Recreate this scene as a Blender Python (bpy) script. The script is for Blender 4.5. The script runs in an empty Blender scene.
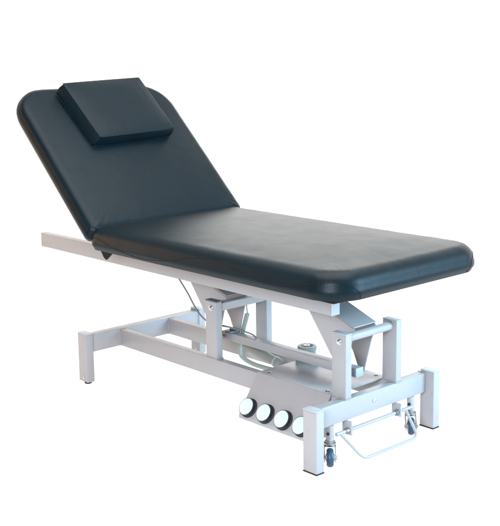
import bpy, bmesh, math, random
from mathutils import Vector, Matrix, noise
from mathutils.bvhtree import BVHTree
random.seed(7)
S = bpy.context.scene
R = math.radians

# ------------------------------------------------------------------ camera
YAW, PITCH, ROLL, FPX = 2.4067, -0.1769, -0.014, 1060.47
fw = Vector((math.cos(YAW)*math.cos(PITCH), math.sin(YAW)*math.cos(PITCH), math.sin(PITCH)))
r0 = Vector((math.sin(YAW), -math.cos(YAW), 0)); u0 = r0.cross(fw)
rr = r0*math.cos(ROLL) + u0*math.sin(ROLL); uu = u0*math.cos(ROLL) - r0*math.sin(ROLL)
cd = bpy.data.cameras.new('camera'); cam = bpy.data.objects.new('camera', cd)
S.collection.objects.link(cam)
M = Matrix((( rr.x, uu.x, -fw.x, 2.6336), (rr.y, uu.y, -fw.y, -2.4908), (rr.z, uu.z, -fw.z, 1.2861), (0, 0, 0, 1)))
cam.matrix_world = M
cd.sensor_fit = 'HORIZONTAL'; cd.sensor_width = 36; cd.lens = 36*FPX/500
cd.shift_x = (250-242.6857)/500; cd.shift_y = -(263-234.5716)/500
cd.clip_start = .05; cd.clip_end = 200
S.camera = cam

# ------------------------------------------------------------------ studio light
W = bpy.data.worlds.new('World'); S.world = W; W.use_nodes = True
nt = W.node_tree; nt.nodes.clear()
def nn(t, **k):
    n = nt.nodes.new(t)
    for a, b in k.items(): setattr(n, a, b)
    return n
out = nn('ShaderNodeOutputWorld'); bg = nn('ShaderNodeBackground')
tc = nn('ShaderNodeTexCoord')
dotn = nn('ShaderNodeVectorMath', operation='DOT_PRODUCT'); dotn.inputs[1].default_value = (-.60, .80, -.45)
ramp = nn('ShaderNodeValToRGB')
e = ramp.color_ramp.elements
e[0].position = .42; e[0].color = (.08, .062, .042, 1)
e[1].position = .82; e[1].color = (1, .975, .93, 1)
mr = nn('ShaderNodeMapRange'); mr.inputs[1].default_value = -1; mr.inputs[2].default_value = 1
nt.links.new(tc.outputs['Generated'], dotn.inputs[0]); nt.links.new(dotn.outputs['Value'], mr.inputs[0])
nt.links.new(mr.outputs[0], ramp.inputs[0]); nt.links.new(ramp.outputs[0], bg.inputs['Color'])
bg.inputs['Strength'].default_value = 2.0
nt.links.new(bg.outputs[0], out.inputs[0])

def area(name, loc, target, size, power, col):
    l = bpy.data.lights.new(name, 'AREA'); l.shape = 'RECTANGLE'; l.size, l.size_y = size
    l.energy = power; l.color = col
    o = bpy.data.objects.new(name, l); S.collection.objects.link(o)
    o.location = loc
    o.rotation_euler = (Vector(target)-Vector(loc)).to_track_quat('-Z', 'Y').to_euler()
    return o
area('softbox_overhead', (.3, -.25, 3.6), (.1, -.1, 0), (3.8, 3.0), 240, (1, .99, .97))
area('softbox_cool', (3.1, 1.5, 1.5), (.4, 0, .3), (1.5, 1.8), 265, (.42, .74, 1))
area('softbox_warm', (-2.3, -1.5, .9), (-.75, -.2, .3), (1.0, 1.2), 13, (1, .52, .24))
area('softbox_front', (1.9, -2.9, 1.6), (.35, -.1, .2), (1.3, 1.1), 150, (.76, .87, 1))
area('added_sheen_light', (-4.6, 4.6, 3.3), (.4, 0, .6), (5.0, 2.2), 75, (1, .99, .97))  # unseen light added behind the table to brighten the sheen on the seat
area('added_underlight', (-.2, .2, -1.6), (-.2, .2, 0), (8, 8), 90, (1, 1, 1))     # added under the translucent floor to keep it white and wash out shadows
S.view_settings.view_transform = 'Standard'; S.view_settings.look = 'None'
S.view_settings.exposure = 0; S.view_settings.gamma = 1

# ------------------------------------------------------------------ materials
def mat(name, col, rough=.5, metal=0, spec=.5, var=.06, vscale=9, bump=0, bscale=300, detail=4, rvar=.08, coat=0, grime=None, wrinkle=0):
    m = bpy.data.materials.new(name); m.use_nodes = True
    t = m.node_tree; b = t.nodes['Principled BSDF']
    b.inputs['Metallic'].default_value = metal
    b.inputs['Specular IOR Level'].default_value = spec
    b.inputs['Coat Weight'].default_value = coat
    tcn = t.nodes.new('ShaderNodeTexCoord')
    nz = t.nodes.new('ShaderNodeTexNoise'); nz.inputs['Scale'].default_value = vscale; nz.inputs['Detail'].default_value = detail
    t.links.new(tcn.outputs['Object'], nz.inputs['Vector'])
    rm = t.nodes.new('ShaderNodeMapRange'); rm.inputs[3].default_value = 1-var; rm.inputs[4].default_value = 1+var
    t.links.new(nz.outputs['Fac'], rm.inputs[0])
    hs = t.nodes.new('ShaderNodeHueSaturation'); hs.inputs['Color'].default_value = (*col, 1)
    val = rm
    if grime:
        gz = t.nodes.new('ShaderNodeTexNoise'); gz.inputs['Scale'].default_value = 26; gz.inputs['Detail'].default_value = 9; gz.inputs['Roughness'].default_value = .72
        t.links.new(tcn.outputs['Object'], gz.inputs['Vector'])
        gm = t.nodes.new('ShaderNodeMapRange'); gm.inputs[1].default_value = .60; gm.inputs[2].default_value = .74; gm.inputs[3].default_value = 1; gm.inputs[4].default_value = 1-grime
        t.links.new(gz.outputs['Fac'], gm.inputs[0])
        mg = t.nodes.new('ShaderNodeMath'); mg.operation = 'MULTIPLY'
        t.links.new(rm.outputs[0], mg.inputs[0]); t.links.new(gm.outputs[0], mg.inputs[1]); val = mg
    t.links.new(val.outputs[0], hs.inputs['Value']); t.links.new(hs.outputs[0], b.inputs['Base Color'])
    r2 = t.nodes.new('ShaderNodeMapRange'); r2.inputs[3].default_value = max(.02, rough-rvar); r2.inputs[4].default_value = min(1, rough+rvar)
    nz2 = t.nodes.new('ShaderNodeTexNoise'); nz2.inputs['Scale'].default_value = vscale*2.7; nz2.inputs['Detail'].default_value = 6
    t.links.new(tcn.outputs['Object'], nz2.inputs['Vector'])
    t.links.new(nz2.outputs['Fac'], r2.inputs[0]); t.links.new(r2.outputs[0], b.inputs['Roughness'])
    prev = None
    if wrinkle:
        mp = t.nodes.new('ShaderNodeMapping'); mp.inputs['Scale'].default_value = (3, 9, 3)
        t.links.new(tcn.outputs['Object'], mp.inputs['Vector'])
        wz = t.nodes.new('ShaderNodeTexNoise'); wz.inputs['Scale'].default_value = 2.4; wz.inputs['Detail'].default_value = 3
        wz.inputs['Distortion'].default_value = .8
        t.links.new(mp.outputs[0], wz.inputs['Vector'])
        bw = t.nodes.new('ShaderNodeBump'); bw.inputs['Strength'].default_value = wrinkle; bw.inputs['Distance'].default_value = .006
        t.links.new(wz.outputs['Fac'], bw.inputs['Height']); prev = bw
    if bump:
        bz = t.nodes.new('ShaderNodeTexNoise'); bz.inputs['Scale'].default_value = bscale; bz.inputs['Detail'].default_value = 2
        t.links.new(tcn.outputs['Object'], bz.inputs['Vector'])
        bm_ = t.nodes.new('ShaderNodeBump'); bm_.inputs['Strength'].default_value = bump; bm_.inputs['Distance'].default_value = .001
        t.links.new(bz.outputs['Fac'], bm_.inputs['Height'])
        if prev: t.links.new(prev.outputs[0], bm_.inputs['Normal'])
        prev = bm_
    if prev: t.links.new(prev.outputs[0], b.inputs['Normal'])
    return m
LEATHER = mat('black_leatherette', (.0036, .0096, .0135), .37, spec=.12, var=.25, vscale=5, bump=.35, bscale=400, rvar=.05, wrinkle=.12)
PILLOWM = mat('pillow_leatherette', (.0036, .0096, .0135), .40, spec=.12, var=.2, vscale=8, bump=.3, bscale=420, rvar=.05, wrinkle=.22)
THREAD = mat('dark_seam', (.004, .005, .006), .6, spec=.15, bump=.5, bscale=700)
UNDER = mat('dark_backing', (.012, .012, .014), .8, spec=.2, bump=.3)
PAINT = mat('white_powder_coat', (.325, .312, .318), .38, spec=.4, var=.03, vscale=14, bump=.12, bscale=650, rvar=.10, grime=.22)
CAP = mat('grey_plastic_cap', (.36, .395, .42), .42, spec=.5, var=.05)
DARKCAP = mat('dark_plastic_cap', (.10, .125, .135), .45, spec=.5, var=.08)
RUBBER = mat('black_rubber', (.014, .015, .018), .6, spec=.35, bump=.3)
ZINC = mat('zinc_bolt', (.55, .57, .6), .28, metal=1, var=.1, vscale=60)
CHROME = mat('caster_steel', (.36, .36, .36), .36, metal=1, var=.12, vscale=50)
BLUE = mat('blue_wheel_rubber', (.010, .042, .075), .45, var=.15, vscale=60, bump=.2)
GREYM = mat('grey_motor_casting', (.20, .21, .19), .42, var=.08, vscale=30, bump=.25, bscale=200)
HOSE = mat('pale_hose', (.25, .29, .26), .4, var=.05)
CABLEM = mat('grey_cable', (.13, .13, .115), .5, var=.1)
BTN = mat('white_button', (.55, .65, .69), .25, spec=.6, var=.02)
FLOORM = mat('white_translucent_floor', (.93, .93, .93), .9, spec=.0, var=.004, vscale=2, bump=.05, bscale=60)

# ------------------------------------------------------------------ mesh helpers
def obj(name, bm, m, parent=None, loc=None, smooth=None):
    me = bpy.data.meshes.new(name)
    bmesh.ops.recalc_face_normals(bm, faces=bm.faces)
    bm.to_mesh(me); bm.free()
    ms = m if isinstance(m, (list, tuple)) else [m]
    for x in ms: me.materials.append(x)
    if smooth is not None:
        for p in me.polygons: p.use_smooth = True
        if smooth < 180:
            try: me.set_sharp_from_angle(angle=R(smooth))
            except Exception: pass
    o = bpy.data.objects.new(name, me); S.collection.objects.link(o)
    if parent: o.parent = parent
    if loc: o.location = loc
    return o
def box(bm, x0, x1, y0, y1, z0, z1, bev=.003, seg=2, mi=0):
    before = set(bm.faces)
    v = [bm.verts.new(p) for p in ((x0,y0,z0),(x1,y0,z0),(x1,y1,z0),(x0,y1,z0),(x0,y0,z1),(x1,y0,z1),(x1,y1,z1),(x0,y1,z1))]
    f = [bm.faces.new([v[i] for i in q]) for q in ((3,2,1,0),(4,5,6,7),(0,1,5,4),(1,2,6,5),(2,3,7,6),(3,0,4,7))]
    if bev:
        ed = list({e_ for q in f for e_ in q.edges})
        bmesh.ops.bevel(bm, geom=ed, offset=bev, segments=seg, profile=.5, affect='EDGES')
    for q in bm.faces:
        if q not in before: q.material_index = mi
def bx(*a, **k):
    bm = bmesh.new(); box(bm, *a, **k); return bm
def lathe(bm, prof, org, axis, n=28, mi=0):
    """prof: (radius, height) pairs along axis from org."""
    a = Vector(axis).normalized(); q = Vector((0,0,1)).rotation_difference(a); org = Vector(org)
    rings = []
    for rad, h in prof:
        if rad < 1e-6: rings.append([bm.verts.new(org + q @ Vector((0,0,h)))])
        else: rings.append([bm.verts.new(org + q @ Vector((rad*math.cos(2*math.pi*i/n), rad*math.sin(2*math.pi*i/n), h))) for i in range(n)])
    for A, B in zip(rings, rings[1:]):
        for i in range(n):
            j = (i+1) % n
            if len(A) == 1 and len(B) == 1: continue
            if len(A) == 1: f = bm.faces.new((A[0], B[i], B[j]))
            elif len(B) == 1: f = bm.faces.new((A[i], A[j], B[0]))
            else: f = bm.faces.new((A[i], A[j], B[j], B[i]))
            f.material_index = mi
def smooth_path(pts, per=8):
    P = [Vector(p) for p in pts]; P = [P[0]*2-P[1]] + P + [P[-1]*2-P[-2]]
    o = []
    for i in range(1, len(P)-2):
        a, b, c, d_ = P[i-1:i+3]
        for k in range(per):
            t = k/per
            o.append(.5*((2*b)+(c-a)*t+(2*a-5*b+4*c-d_)*t*t+(3*b-a-3*c+d_)*t**3))
    o.append(P[-2]); return o
def tube(bm, path, rad, n=10, cap=True):
    path = [Vector(p) for p in path]; rings = []
    up = None
    for i, p in enumerate(path):
        t = (path[min(i+1, len(path)-1)] - path[max(i-1, 0)]).normalized()
        if up is None:
            up = t.orthogonal().normalized()
        up = (up - t*up.dot(t)).normalized(); sd = t.cross(up)
        rd = rad(i/(len(path)-1)) if callable(rad) else rad
        rings.append([bm.verts.new(p + (up*math.cos(2*math.pi*k/n) + sd*math.sin(2*math.pi*k/n))*rd) for k in range(n)])
    for A, B in zip(rings, rings[1:]):
        for k in range(n): bm.faces.new((A[k], A[(k+1)%n], B[(k+1)%n], B[k]))
    if cap:
        bm.faces.new(rings[0][::-1]); bm.faces.new(rings[-1])
def prism(bm, pts, y0, y1, bev=.0012):
    """extrude an (x, z) polygon along y."""
    A = [bm.verts.new((x, y0, z)) for x, z in pts]; B = [bm.verts.new((x, y1, z)) for x, z in pts]
    f = [bm.faces.new(A), bm.faces.new(B[::-1])]
    n = len(pts)
    for i in range(n): f.append(bm.faces.new((A[i], A[(i+1)%n], B[(i+1)%n], B[i])))
    if bev: bmesh.ops.bevel(bm, geom=list({e_ for q in f for e_ in q.edges}), offset=bev, segments=1, affect='EDGES')

def cushion(hx0, hx1, hw, T, rc, edge=.045, crown=.02, under=.012, na=16, ns=64, profile=None, wob=0):
    """upholstered slab: plan x hx0..hx1, y +-hw, thickness T, plan corner radii rc=(at x0, at x1)."""
    bm = bmesh.new()
    def outline(d):
        P = []
        x0, x1, w = hx0+d, hx1-d, hw-d
        cs = ((x1, w, 0, rc[1]), (x0, w, 90, rc[0]), (x0, -w, 180, rc[0]), (x1, -w, 270, rc[1]))
        for (cx, cy, a0, rad) in cs:
            q = max(rad-d, .004*(1 if d < rad else 1)); q = min(q, w*.999)
            ox = cx - q if a0 in (0, 270) else cx + q
            oy = cy - q if a0 in (0, 90) else cy + q
            for i in range(na+1):
                a = R(a0 + 90*i/na); P.append((ox+q*math.cos(a), oy+q*math.sin(a)))
        # subdivide straights
        n = len(P); O = []
        for k in range(4):
            seg = P[k*(na+1):(k+1)*(na+1)]; nxt = P[((k+1)*(na+1)) % n]
            O += seg
            a, b = seg[-1], nxt
            for i in range(1, ns): O.append((a[0]+(b[0]-a[0])*i/ns, a[1]+(b[1]-a[1])*i/ns))
        return O
    prof = [(.05, 0), (.02, .0), (under*.5, .003), (.002, .012)]
    for k in range(1, 5): prof.append((-.004*math.sin(math.pi*k/5), .012+(T-edge-.012)*k/5))
    for k in range(0, 9):
        a = R(90*k/8); prof.append((edge*(1-math.cos(a))*1.15, T-edge+edge*math.sin(a)))
    d0 = prof[-1][0]; inner = []
    nin = 16
    for k in range(1, nin+1):
        t = k/nin; d = d0 + (min(hw, (hx1-hx0)/2)-.003-d0)*t
        prof.append((d, T)); inner.append(len(prof)-1)
    rings = []
    fd = lambda d: 1-(1-min(1, max(0, d-d0)/(hw-d0)))**2.4
    xc, hx = (hx0+hx1)/2, (hx1-hx0)/2
    for i, (d, z) in enumerate(prof):
        O = outline(d)
        ring = []
        for x, y in O:
            zz = z + (crown*fd(hw-abs(y))*fd(hx-abs(x-xc)) if i in inner else 0)
            if z > .02:      # slack in the cover: long soft waves on top, short pulls round the edge
                zz += .0008*noise.noise(Vector((x*6, y*9, 3.1+hw))) + .0003*noise.noise(Vector((x*22, y*30, 1.7)))
                ed = max(0, 1-d/.09)
                pk = .0009*ed*noise.noise(Vector((x*26, y*26, 7.7+z*4)))
                cxn, cyn = (x-xc)/hx, y/hw
                cor = max(0, abs(cxn)-.72)*max(0, abs(cyn)-.62)*9
                zz += pk + .0016*min(1, cor)*math.sin((abs(cxn)*hx - abs(cyn)*hw)*190 + 4*noise.noise(Vector((x*8, y*8, 0))))
            ring.append(bm.verts.new((x, y, zz)))
        rings.append(ring)
    n = len(rings[0])
    for A, B in zip(rings, rings[1:]):
        for i in range(n): bm.faces.new((A[i], A[(i+1)%n], B[(i+1)%n], B[i]))
    bm.faces.new(rings[0][::-1])
    # close the centre strip
    L = rings[-1]
    bmesh.ops.remove_doubles(bm, verts=L, dist=.0085)
    bmesh.ops.holes_fill(bm, edges=[e_ for e_ in bm.edges if e_.is_boundary], sides=0)
    return bm
def bvh_of(o):
    me = o.data
    return BVHTree.FromPolygons([v.co.copy() for v in me.vertices], [tuple(p.vertices) for p in me.polygons])

def empty(name, loc, label, cat, group=None):
    o = bpy.data.objects.new(name, None); S.collection.objects.link(o); o.location = loc
    o.empty_display_size = .1
    o['label'] = label; o['category'] = cat
    if group: o['group'] = group
    return o
def copy_part(o, parent, loc):
    c = o.copy(); S.collection.objects.link(c); c.parent = parent; c.location = loc
    for ch in o.children:
        g = ch.copy(); S.collection.objects.link(g); g.parent = c
    return c

# ------------------------------------------------------------------ floor
FZ = -.003
bm = bmesh.new()
fa = Vector((fw.x, fw.y, 0)).normalized(); fb = Vector((fa.y, -fa.x, 0)); fo = Vector((2.63, -2.49, FZ))
v = [bm.verts.new(fo + fa*p + fb*q) for p, q in ((.6, -2.1), (.6, 2.1), (7.2, 2.8), (7.2, -2.8))]; bm.faces.new(v)   # wide translucent white sheet, lit from below by the added lamp to hide shadows
t_ = FLOORM.node_tree; pb0 = t_.nodes['Principled BSDF']; mo_ = t_.nodes['Material Output']
tr_ = t_.nodes.new('ShaderNodeBsdfTranslucent'); tr_.inputs[0].default_value = (.93, .93, .93, 1)
mx_ = t_.nodes.new('ShaderNodeMixShader'); mx_.inputs[0].default_value = .6
t_.links.new(pb0.outputs[0], mx_.inputs[1]); t_.links.new(tr_.outputs[0], mx_.inputs[2]); t_.links.new(mx_.outputs[0], mo_.inputs[0])
fl = obj('floor', bm, FLOORM); fl['kind'] = 'structure'; fl['label'] = 'seamless white floor under the treatment table, whitened by an added lamp below'

# ------------------------------------------------------------------ the table
T = empty('massage_table', (0, 0, FZ), 'electric massage table with black padded top, raised backrest and white steel frame', 'massage table')
class Off:  # parts are written in scene coordinates; the root sits on the floor
    pass
def part(name, bm, m, parent=None, smooth=None):
    p = parent or T
    bmesh.ops.translate(bm, vec=(0, 0, -FZ), verts=bm.verts) if True else None
    return obj(name, bm, m, p, smooth=smooth)

xf, wl, hl, dx, dy, xh = .5281, .30, .199, .058, .0335, -.7541
bt, bb = .1895, .1226

# --- legs
def leg(x0, y0, glider):
    zb = .001 if not glider else .006
    l = part('leg', bx(x0, x0+dx, y0, y0+dy, zb, hl-.004, bev=.003), PAINT, smooth=40)
    c = bmesh.new(); box(c, x0-.0006, x0+dx+.0006, y0-.0006, y0+dy+.0006, hl-.004, hl+.0005, bev=.0015)
    part('end_cap', c, CAP, l, smooth=40)
    if glider:
        g = bmesh.new(); lathe(g, [(0, 0), (.010, 0), (.0145, .003), (.0145, .007), (.008, .010), (.004, .012)], (x0+dx*.62, y0+dy/2, FZ), (0,0,1))
        part('glider', g, RUBBER, l, smooth=50)
        b = bmesh.new(); lathe(b, [(.0045, 0), (.0045, .002), (0, .0025)], (x0+dx*.6, y0, .022), (0,-1,0), n=8)
        part('screw', b, ZINC, l, smooth=30)
    else:
        g = bmesh.new(); box(g, x0-.001, x0+dx+.001, y0-.001, y0+dy+.001, FZ, .001, bev=.0015)
        part('foot_pad', g, RUBBER, l, smooth=40)
for y0 in (-wl, wl-dy):
    leg(xf-dx, y0, False); leg(xh, y0, True)

# --- cross beams of the two end frames and the long rails
part('base_beam', bx(.462, .4955, -wl+dy, wl-dy, bb, bt, bev=.003), PAINT, smooth=40)
part('base_beam', bx(xh+.006, xh+dx-.006, -wl+dy, wl-dy, bb, bt, bev=.003), PAINT, smooth=40)
for y0 in (-.1357, .1057):
    part('base_rail', bx(xh+dx-.006, .462, y0, y0+.030, bb+.0005, bt-.0008, bev=.003), PAINT, smooth=40)
b = bmesh.new(); lathe(b, [(.007, 0), (.007, .002), (.003, .0035), (0, .0035)], (.4955, .0, .158), (1,0,0), n=16)
part('bolt', b, ZINC, smooth=40)

def weld_line(pts):
    w = bmesh.new(); pp = []
    for a, c in zip(pts, pts[1:]):
        nseg = max(4, int((Vector(c)-Vector(a)).length/.003))
        for k in range(nseg): pp.append(Vector(a).lerp(Vector(c), k/nseg))
    pp.append(Vector(pts[-1]))
    tube(w, pp, lambda t: .0019+.0006*math.sin(t*len(pp)*1.3), n=6)
    part('weld', w, PAINT, smooth=60)
for s in (-1, 1):
    yl = s*(wl-dy)
    weld_line([(.4958, yl-s*.0005, bb), (.4958, yl-s*.0005, bt+.0003), (.462, yl-s*.0005, bt+.0003)])
    weld_line([(xh+dx-.0057, yl-s*.0005, bb), (xh+dx-.0057, yl-s*.0005, bt+.0003), (xh+.006, yl-s*.0005, bt+.0003)])
for y0 in (-.1357, .1057):
    weld_line([(xh+dx-.0055, y0-.0003, bb), (xh+dx-.0055, y0-.0003, bt-.0006), (xh+dx-.0055, y0+.0303, bt-.0006)])
    weld_line([(.4615, y0-.0003, bb), (.4615, y0-.0003, bt-.0006), (.4615, y0+.0303, bt-.0006)])

# --- upright posts, axle tubes
def post(x1, y0, cap_m):
    p = part('post', bx(x1-.06, x1, y0, y0+.028, bt-.0005, .3965, bev=.003), PAINT, smooth=40)
    part('end_cap', bx(x1-.0606, x1+.0006, y0-.0006, y0+.0286, .3965, .4005, bev=.0015), cap_m, p, smooth=40)
    out_y, s = (y0, -1) if y0 < 0 else (y0+.028, 1)
    b = bmesh.new(); lathe(b, [(.0105, 0), (.0105, .0018), (.0075, .002), (.0075, .007), (.006, .008), (0, .008)], (x1-.0275, out_y, .374), (0, s, 0), n=14)
    part('bolt', b, ZINC, p, smooth=35)
    # weld bead round the foot of the post
    w = bmesh.new(); pth = [(x1-.06-.001, y0-.001, bt+.0008), (x1+.001, y0-.001, bt+.0008), (x1+.001, y0+.029, bt+.0008), (x1-.061, y0+.029, bt+.0008), (x1-.061, y0-.001, bt+.0008)]
    pp = []
    for a, c in zip(pth, pth[1:]):
        for k in range(8): pp.append(Vector(a).lerp(Vector(c), k/8))
    tube(w, pp, lambda t: .0018+.0006*math.sin(t*60), n=6)
    part('weld', w, PAINT, p, smooth=60)
for x1, cm in ((.4961, CAP), (-.1166, DARKCAP)):
    for y0 in (-.1357, .1077): post(x1, y0, cm)
b = bmesh.new(); tube(b, [(.468, -.1077, .379), (.468, .1077, .379)], .0145, n=24)
part('axle_tube', b, PAINT, smooth=50)
b = bmesh.new(); box(b, -.160, -.122, -.1077, .1077, .360, .389, bev=.004)
part('axle_tube', b, PAINT, smooth=40)

# --- swinging lift arms: two triangular cheeks and a sloping web
def lift_arm(ox):
    bm = bmesh.new()
    cheek = [(.20, .474), (.225, .482), (.452, .396), (.462, .385), (.440, .344), (.408, .222), (.388, .222), (.362, .285), (.258, .420), (.216, .462)]
    for y0 in (-.053, .048): prism(bm, [(x+ox, z) for x, z in cheek], y0, y0+.005)
    web = [(.222, .4885), (.457, .4010), (.4555, .3960), (.2205, .4835)]
    prism(bm, [(x+ox, z) for x, z in web], -.0534, .0534, bev=.0015)
    return part('lift_arm', bm, PAINT, smooth=30)
arm = lift_arm(0)
arm2 = lift_arm(-.613)
for ox, a in ((0, arm), (-.613, arm2)):
    b = bmesh.new(); tube(b, [(.214+ox, -.1134, .480), (.214+ox, .1134, .480)], .013, n=20)
    part('hinge_tube', b, PAINT, a, smooth=50)
    b = bmesh.new(); tube(b, [(.399+ox, -.0545, .236), (.399+ox, .0545, .236)], .006, n=14)
    part('pivot_pin', b, ZINC, a, smooth=40)

# --- link bar between the arms
lb = part('link_bar', bx(-.222, .424, -.018, .018, .222, .252, bev=.003), PAINT, smooth=40)
part('end_cap', bx(.424, .434, -.0185, .0185, .2215, .2525, bev=.002), CAP, lb, smooth=40)
part('end_cap', bx(-.226, -.222, -.0185, .0185, .2215, .2525, bev=.0015), DARKCAP, lb, smooth=40)
b = bmesh.new(); box(b, -.196, -.162, -.03, .012, .2525, .262, bev=.003); box(b, -.19, -.150, -.012, .012, .262, .268, bev=.002)
part('cable_clamp', b, DARKCAP, lb, smooth=40)

# --- bed frame
for s, xe in ((-1, .4463), (1, .345)):
    y0, y1 = (-.150, -.1137) if s < 0 else (.1137, .150)
    rl = part('bed_rail', bx(-1.2310, xe, y0, y1, .4545, .5128, bev=.003), PAINT, smooth=40)
    part('end_cap', bx(-1.2340, -1.2310, y0-.0005, y1+.0005, .4540, .5133, bev=.001), CAP, rl, smooth=40)
    part('end_cap', bx(xe, xe+.0035, y0-.0005, y1+.0005, .4540, .5133, bev=.0014), CAP, rl, smooth=40)
for x in (.30, -.10, -.48):
    part('cross_tube', bx(x, x+.03, -.215, .215, .5130, .5340, bev=.003), PAINT, smooth=40)

# --- padded seat
ZB = .5580
W_ = .358
def put(bm, Mx):
    bmesh.ops.transform(bm, matrix=Mx, verts=bm.verts); return bm
seat = part('seat_cushion', put(cushion(-.562, .664, W_, .088, (.035, .112), edge=.046, crown=.020), Matrix.Translation((0, 0, ZB))), LEATHER, smooth=180)
bd = bmesh.new(); box(bd, -.53, .57, -.27, .27, ZB-.0238, ZB+.004, bev=.002)
part('base_board', bd, UNDER, seat, smooth=40)
bv = bvh_of(seat)
def on_side(pts, axis, start, off=.0003):
    """drop a path on to the cushion skin by casting along axis (root space)."""
    o = []
    for p in pts:
        q = Vector(p) + Vector((0, 0, -FZ)); q2 = q.copy()
        for k in range(3):
            if axis[k]: q2[k] = start
        h = bv.ray_cast(q2, Vector(axis))
        if h[0] is not None: o.append(h[0] + h[1]*off - Vector((0, 0, -FZ)))
    return o
near = [(-.535,.606), (-.505,.606), (-.408,.586), (-.291,.571), (-.177,.573), (-.053,.592), (.021,.610), (.111,.619), (.178,.616), (.252,.599), (.325,.586), (.408,.581), (.470,.585), (.51,.594)]
for s in (-1, 1):
    P = on_side([(p.x, 0, p.y) for p in [Vector((a, c)) for a, c in [(q.x, q.z) for q in smooth_path([(x, 0, z) for x, z in near], 6)]]], (0, -s, 0), s*2.0)
    # round the foot corner and down the end face
    C = []
    for a, z in ((18, .602), (30, .611), (42, .616), (54, .616), (66, .608), (76, .596), (84, .578), (88, .566)):
        pass
    cpath = smooth_path([(0, .604, 0), (22, .613, 0), (40, .618, 0), (56, .614, 0), (70, .602, 0), (80, .585, 0), (86, .563, 0)], 6)
    for c in cpath:
        a = R(-90 + c.x) if s < 0 else R(90 - c.x)
        ctr = Vector((.664-.112, s*(W_-.112), c.y - FZ)); dr = Vector((math.cos(a), math.sin(a), 0))
        h = bv.ray_cast(ctr + dr*1.0, -dr)
        if h[0] is not None: C.append(h[0] + h[1]*.0003 - Vector((0,0,-FZ)))
    b = bmesh.new(); tube(b, P + C, .0010, n=6); part('seam', b, THREAD, seat, smooth=60)
    # gathered stitches where the skirt turns the corner
    for c0 in (10, 15, 21, 27, 32):
        a = R(-90 + c0) if s < 0 else R(90 - c0)
        L = []
        for k in range(7):
            ctr = Vector((.664-.112, s*(W_-.112), .609 + .0005*c0*.4 + .018*k/6 - .006 - FZ)); dr = Vector((math.cos(a), math.sin(a), 0))
            h = bv.ray_cast(ctr + dr, -dr)
            if h[0] is not None: L.append(h[0] + h[1]*.0001 - Vector((0,0,-FZ)))
        b = bmesh.new(); tube(b, L, lambda t: .0011*math.sin(math.pi*min(.97, max(.03, t))), n=6); part('gather', b, THREAD, seat, smooth=60)

# --- backrest
TH = R(43.3)
Uv = Vector((-math.cos(TH), 0, math.sin(TH))); Nv = Vector((math.sin(TH), 0, math.cos(TH)))
BT = .074; BCR = .014
A0 = Vector((-.512, 0, .638)) - Nv*(BT+BCR)          # back face at the hinge line
def panel(p):  # panel (s along the back, y, h above the rear face) -> scene
    return A0 + Uv*p[0] + Vector((0, p[1]+.010, 0)) + Nv*p[2]
MP = Matrix(((Uv.x, 0, Nv.x, A0.x), (0, -1, 0, .010), (Uv.z, 0, Nv.z, A0.z), (0, 0, 0, 1)))
back = part('backrest', put(cushion(.004, .742, .372, BT, (.03, .138), edge=.030, crown=BCR), MP), LEATHER, smooth=180)
bd = bmesh.new(); box(bd, .03, .70, -.315, .315, -.012, .003, bev=.002); put(bd, MP)
part('base_board', bd, UNDER, back, smooth=40)
bv = bvh_of(back)
SP = []
hs_ = .030
pl = [(.02, -.5), (.2, -.5), (.4, -.5), (.6, -.5)]
def ring_pt(c, dr, h):
    q = panel((c[0]+dr[0]*.8, c[1]+dr[1]*.8, h)) + Vector((0,0,-FZ)); dv = (panel((c[0], c[1], h)) + Vector((0,0,-FZ)) - q).normalized()
    k = bv.ray_cast(q, dv)
    return None if k[0] is None else k[0] + k[1]*.0002 - Vector((0,0,-FZ))
hseam = .044
seq = []
for k in range(30): seq.append(((.01+.60*k/29, 0), (0, -1)))
for k in range(1, 16): a = R(90*k/16); seq.append(((.742-.138, -.372+.138), (math.sin(a), -math.cos(a))))
for k in range(20): seq.append(((.4, -.227+.454*k/19), (1, 0)))
for k in range(1, 16): a = R(90*k/16); seq.append(((.742-.138, .372-.138), (math.cos(a), math.sin(a))))
for k in range(30): seq.append(((.61-.60*k/29, 0), (0, 1)))
P = [ring_pt(c, d_, hseam) for c, d_ in seq]; P = [p for p in P if p is not None]
b = bmesh.new(); tube(b, P, .0014, n=6); part('seam', b, THREAD, back, smooth=60)
# bracket and strut that carry the back
for s in (-1, 1):
    b = bmesh.new(); prism(b, [(-.600, .560), (-.500, .560), (-.505, .548), (-.552, .512), (-.566, .519), (-.585, .548)], s*.29-.004, s*.29+.004)
    part('hinge_bracket', b, UNDER, smooth=30)
b = bmesh.new(); q0, q1 = Vector((-.53, .06, .53)), panel((.40, .06, -.02)); md = q0.lerp(q1, .55)
q0 = Vector((-.80, .06, .500))
b = bmesh.new(); md = q0.lerp(q1, .5); tube(b, [q0, md], .012, n=16); tube(b, [md, q1], .006, n=12)
part('gas_strut', b, RUBBER, smooth=50)
part('cross_tube', bx(-.815, -.785, -.1137, .1137, .462, .505, bev=.003), PAINT, smooth=40)

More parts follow.
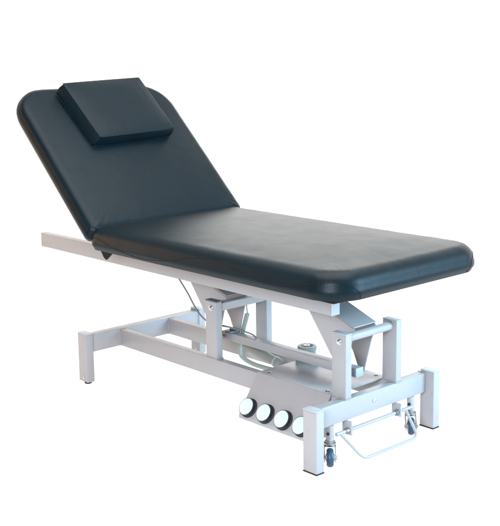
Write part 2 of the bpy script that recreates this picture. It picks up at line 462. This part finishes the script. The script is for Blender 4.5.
# --- pedal box across the rails
PN = Vector((0, -.125, .085)).normalized(); PD = Vector((0, -.085, -.125)).normalized()
x0, x1 = .098, .437
bm = bmesh.new()
sec = [(.138, .165), (.138, .1945), (-.139, .1945), (-.2275, .0650), (-.2270, .0530), (-.207, .0530), (-.207, .0555), (-.2235, .0555), (-.2240, .0632), (-.1378, .1910), (.135, .1910), (.135, .165)]
A = [bm.verts.new((x0, y, z)) for y, z in sec]; B = [bm.verts.new((x1, y, z)) for y, z in sec]
n = len(sec)
for i in range(n): bm.faces.new((A[i], A[(i+1)%n], B[(i+1)%n], B[i]))
bm.faces.new(A[::-1]); bm.faces.new(B)
bmesh.ops.bevel(bm, geom=[e_ for e_ in bm.edges if abs(e_.verts[0].co.x-e_.verts[1].co.x) > .1], offset=.0012, segments=2, affect='EDGES')
for xx in (x0+.0012, x1-.0032):     # end cheeks
    vs = [(-.1400, .1898), (-.2215, .0690), (-.2205, .0600), (-.145, .0600), (-.1385, .118)]
    Q = [bm.verts.new((xx, y, z)) for y, z in vs]; Q2 = [bm.verts.new((xx+.002, y, z)) for y, z in vs]
    bm.faces.new(Q); bm.faces.new(Q2[::-1])
    for i in range(5): bm.faces.new((Q[i], Q[(i+1)%5], Q2[(i+1)%5], Q2[i]))
pb = part('pedal_box', bm, PAINT, smooth=30)
for x, y in ((.135, -.119), (.405, -.119), (.403, .118), (.135, .118)):
    b = bmesh.new(); lathe(b, [(.0085, 0), (.0085, .001), (.006, .003), (.0025, .0036), (0, .0028)], (x, y, .1945), (0,0,1), n=16)
    part('screw', b, ZINC, pb, smooth=40)
for k in range(4):
    cx = .1310 + .0835*k
    c = Vector((cx, -.14, .1928)) + PD*.1235
    b = bmesh.new()
    lathe(b, [(.0335, .0), (.0335, .004), (.032, .0055), (.0306, .006), (.0312, .0150), (.0304, .0184), (.0296, .0188), (.0288, .017)], c, PN, n=40, mi=0)
    lathe(b, [(.0286, .0145), (.0286, .0190), (.0274, .0203), (.018, .0209), (0, .0211)], c, PN, n=40, mi=1)
    o = part('pedal_button', b, [RUBBER, BTN], pb, smooth=40)

# --- motor and actuator
b = bmesh.new()
lathe(b, [(.0, .0), (.040, .0), (.040, .022), (.035, .025), (.031, .027), (.031, .046), (.0335, .048), (.0335, .059), (.031, .062), (.022, .062), (.020, .055), (.012, .055), (.012, .060), (.007, .060), (.006, .050), (0, .050)], (.142, .055, .1945), (0,0,1), n=40)
mo = part('motor', b, GREYM, smooth=35)
b = bmesh.new(); lathe(b, [(.0110, 0), (.0110, .006), (.0065, .006), (.0065, .001), (0, .001)], (.142, .055, .252), (0,0,1), n=6)
part('hex_socket', b, ZINC, mo, smooth=30)
q0 = Vector((-.205, .035, .214)); q1 = Vector((.040, .035, .1655)); ax = (q1-q0).normalized(); L = (q1-q0).length
b = bmesh.new()
lathe(b, [(0, .05), (.0155, .05), (.0175, .054), (.0175, L-.035), (.0192, L-.033), (.0192, L-.012), (.017, L-.008), (.011, L-.006), (.006, L-.005), (.006, L+.05), (0, L+.05)], q0, ax, n=28)
ac = part('actuator', b, GREYM, smooth=35)
b = bmesh.new(); lathe(b, [(0, .0), (.0075, .0), (.0075, .062), (0, .062)], q0, ax, n=16)
part('piston_rod', b, CHROME, ac, smooth=35)
b = bmesh.new(); lathe(b, [(.0185, L-.036), (.0203, L-.036), (.0203, L-.031), (.0185, L-.031)], q0, ax, n=28)
part('collar', b, CAP, ac, smooth=35)

# --- cable and coiled lead
b = bmesh.new()
tube(b, smooth_path([(-.350, -.132, .470), (-.325, -.130, .4465), (-.292, -.120, .400), (-.262, -.110, .349), (-.232, -.103, .318), (-.205, -.085, .296), (-.16, -.06, .290), (-.120, -.035, .282), (-.09, -.02, .274), (-.073, .0, .262), (-.06, .02, .24)], 10), .0030, n=8)
part('cable', b, CABLEM, smooth=60)
ctr = smooth_path([(-.158, .05, .318), (-.163, .05, .305), (-.172, .05, .280), (-.184, .05, .245), (-.192, .05, .20)], 60)
b = bmesh.new(); hel = []
for i, p in enumerate(ctr):
    a = i*.72; g = .0068*min(1, i/12)
    hel.append(p + Vector((math.cos(a)*g, math.sin(a)*g, 0)))
lo = smooth_path([hel[-1], (-.200, .05, .172), (-.192, .05, .148), (-.150, .05, .134), (-.10, .05, .130), (-.03, .05, .132), (.04, .05, .142), (.12, .05, .15)], 10)
up = smooth_path([(-.175, .055, .440), (-.168, .05, .40), (-.163, .05, .355), hel[0]], 8)
tube(b, up[:-1] + hel, .0027, n=7)
part('coiled_lead', b, HOSE, smooth=60)
b = bmesh.new(); tube(b, lo, .0085, n=12); part('hose', b, HOSE, smooth=60)

# --- castors with the lock pedal
def caster(y):
    cx = .500
    MR = Matrix.Translation((cx-.014, y, 0)) @ Matrix.Rotation(R(-45), 4, 'Z') @ Matrix.Translation((-(cx-.014), -y, 0))
    b = bmesh.new(); lathe(b, [(.0, .0), (.0125, .0), (.0125, .050), (0, .050)], (cx-.014, y, .0728), (0,0,1), n=20)
    st = part('caster', b, PAINT, smooth=40)
    b = bmesh.new(); lathe(b, [(.0, 0), (.005, 0), (.005, .003), (0, .003)], (cx-.010, y-.0118, .098), (.3,-1,0), n=12); part('screw', b, RUBBER, st, smooth=30)
    b = bmesh.new(); lathe(b, [(0, 0), (.017, 0), (.019, .004), (.019, .010), (.015, .013), (.015, .016), (.009, .017), (0, .017)], (cx-.014, y, .057), (0,0,1), n=24)
    put(b, MR); part('swivel_head', b, CHROME, st, smooth=40)
    b = bmesh.new()
    for s in (-1, 1):
        prism(b, [(cx-.032, .058), (cx-.002, .060), (cx+.021, .030), (cx+.021, .014), (cx+.006, .014), (cx-.010, .030), (cx-.03, .048)], y+s*.0172-.0014, y+s*.0172+.0014, bev=.0006)
    box(b, cx-.032, cx+.002, y-.0182, y+.0182, .0565, .0592, bev=.001)
    put(b, MR); part('fork', b, CHROME, st, smooth=30)
    wc = (cx+.012, y-.0105, .0266)
    b = bmesh.new(); lathe(b, [(.010, 0), (.012, .0), (.024, .0), (.0285, .004), (.0295, .0105), (.0285, .017), (.024, .021), (.012, .021), (.010, .021)], wc, (0,1,0), n=32)
    put(b, MR); part('wheel', b, BLUE, st, smooth=40)
    b = bmesh.new(); lathe(b, [(0, -.003), (.010, -.003), (.0145, .0005), (.0145, .0205), (.010, .024), (0, .024)], wc, (0,1,0), n=20); lathe(b, [(0, -.012), (.006, -.012), (.006, .033), (0, .033)], wc, (0,1,0), n=6)
    put(b, MR); part('axle_nut', b, CHROME, st, smooth=30)
caster(-.197); caster(.197)
b = bmesh.new()
tube(b, [(.503, -.186, .0925), (.503, .186, .0925)], .0058, n=14)
pr = part('pedal_bar', b, PAINT, smooth=50)
U = [(.500, -.165, .0925)]
def arc(c, a, b_, n=8):
    o = []
    for k in range(n+1):
        t = k/n; o.append(Vector(a)*(1-t)**2 + Vector(c)*2*t*(1-t) + Vector(b_)*t*t)
    return o
e0, e1 = Vector((.503, -.168, .0925)), Vector((.503, .150, .0925)); c0, c1 = Vector((.570, -.133, .018)), Vector((.570, .133, .018))
path = [e0, e0.lerp(c0, .5)] + arc(c0, e0.lerp(c0, .74), c0.lerp(c1, .1)) + [c0.lerp(c1, .5)] + arc(c1, c0.lerp(c1, .9), e1.lerp(c1, .74)) + [e1.lerp(c1, .4), e1]
b = bmesh.new(); tube(b, path, .0050, n=12); part('pedal_loop', b, PAINT, pr, smooth=50)
for y in (-.128, .112):
    b = bmesh.new(); box(b, .478, .516, y-.003, y+.003, .078, .1226, bev=.001)
    part('bracket', b, PAINT, pr, smooth=40)
    b = bmesh.new(); lathe(b, [(.0095, 0), (.0095, .012), (.006, .014), (0, .014)], (.503, y-.003, .0925), (0,-1,0), n=14); part('collar', b, CHROME if y < 0 else DARKCAP, pr, smooth=40)
b = bmesh.new(); lathe(b, [(.0035, 0), (.0035, .0015), (0, .002)], (.5056, .02, .0925), (1,0,0), n=10); part('screw', b, RUBBER, pr, smooth=30)

# ------------------------------------------------------------------ head pillow lying on the backrest
HT = BT + BCR
po = panel((.402, .010, HT-.005))
pil = empty('head_pillow', po, 'small black boxy head pillow lying on the raised backrest', 'pillow')
def pillow_mesh():
    """box cushion: s .0-.295, y +-.205, height .072, taut faces and puckered borders."""
    bm = bmesh.new()
    nx, ny, nz = 72, 100, 8
    X, Y, Z = .298, .200, .054
    def f(u, v_, w):   # u,v_,w in 0..1 -> panel-local coordinates
        s = X*u; y = -Y + 2*Y*v_; h = Z*w
        # slight dome of the two big faces, waist at the borders
        dome = (1-(2*u-1)**4)*(1-(2*v_-1)**4)
        h += (.010*dome if w > .5 else 0)*(2*w-1)
        k = math.sin(math.pi*w)
        pu = .004*k*(1+.0*u)
        s += pu*(1 if u > .5 else -1)*abs(2*u-1)**8
        y += pu*(1 if v_ > .5 else -1)*abs(2*v_-1)**8
        # draw the corners out
        c = abs(2*u-1)**6*abs(2*v_-1)**6
        s -= .003*c*(1 if u > .5 else -1); y -= .003*c*(1 if v_ > .5 else -1)
        y -= .024*w*v_**1.5*(1-.35*u)
        return (s, y, h)
    V = {}
    def vert(i, j, k):
        if (i, j, k) not in V: V[i, j, k] = bm.verts.new(f(i/nx, j/ny, k/nz))
        return V[i, j, k]
    for i in range(nx):
        for j in range(ny):
            for k in (0, nz): bm.faces.new((vert(i,j,k), vert(i+1,j,k), vert(i+1,j+1,k), vert(i,j+1,k)))
    for i in range(nx):
        for k in range(nz):
            for j in (0, ny): bm.faces.new((vert(i,j,k), vert(i+1,j,k), vert(i+1,j,k+1), vert(i,j,k+1)))
    for j in range(ny):
        for k in range(nz):
            for i in (0, nx): bm.faces.new((vert(i,j,k), vert(i,j+1,k), vert(i,j+1,k+1), vert(i,j,k+1)))
    # pucker the borders: ripples along each border wall, strongest near its seams
    for (i, j, k), v_ in V.items():
        w = k/nz; am = .0030*(abs(2*w-1)**.8) if 0 < k < nz else .0006
        if i in (0, nx): v_.co.x += am*math.sin(j*1.75+1.6*noise.noise(Vector((j*.35, i, 0))))*(1 if i else -1)*(.6+.6*noise.noise(Vector((j*.2, 3, i))))
        if j in (0, ny): v_.co.y += am*math.sin(i*1.75+1.6*noise.noise(Vector((i*.35, j, 5))))*(1 if j else -1)*(.6+.6*noise.noise(Vector((i*.2, 9, j))))
    return bm
R3 = Matrix(((Uv.x, 0, Nv.x, 0), (0, -1, 0, 0), (Uv.z, 0, Nv.z, 0), (0, 0, 0, 1))) @ Matrix.Translation((.149, 0, 0)) @ Matrix.Rotation(R(2.5), 4, 'Z') @ Matrix.Translation((-.149, 0, 0))
bm = put(pillow_mesh(), R3)
pb_ = obj('cover', bm, PILLOWM, pil, smooth=55)
bs = pb_.modifiers.new('round', 'BEVEL'); bs.width = .0045; bs.segments = 3; bs.limit_method = 'ANGLE'; bs.angle_limit = R(50)
b = bmesh.new()
for h in (.0025, .0515):
    X, Y = .298, .200; d_ = .001; pth = []
    pts = [(.002-d_, -Y+.001), (.296+d_, -Y+.001), (.296+d_, Y-.001), (.002-d_, Y-.001), (.002-d_, -Y+.001)]
    for a, c in zip(pts, pts[1:]):
        for k in range(24):
            q = Vector((a[0], a[1], 0)).lerp(Vector((c[0], c[1], 0)), k/24); mfac = 1-abs(2*k/24-1)**6
            cx_ = Vector((.149, 0, 0)); q = q + (q-cx_).normalized()*.001*mfac; q.z = h; q.y -= .024*(h/.054)*max(0, (q.y+Y)/(2*Y))**1.5*(1-.35*q.x/X); pth.append(q)
    pth.append(pth[0].copy())
    tube(b, pth, .0017, n=6)
put(b, R3); obj('piping', b, PILLOWM, pil, smooth=60)
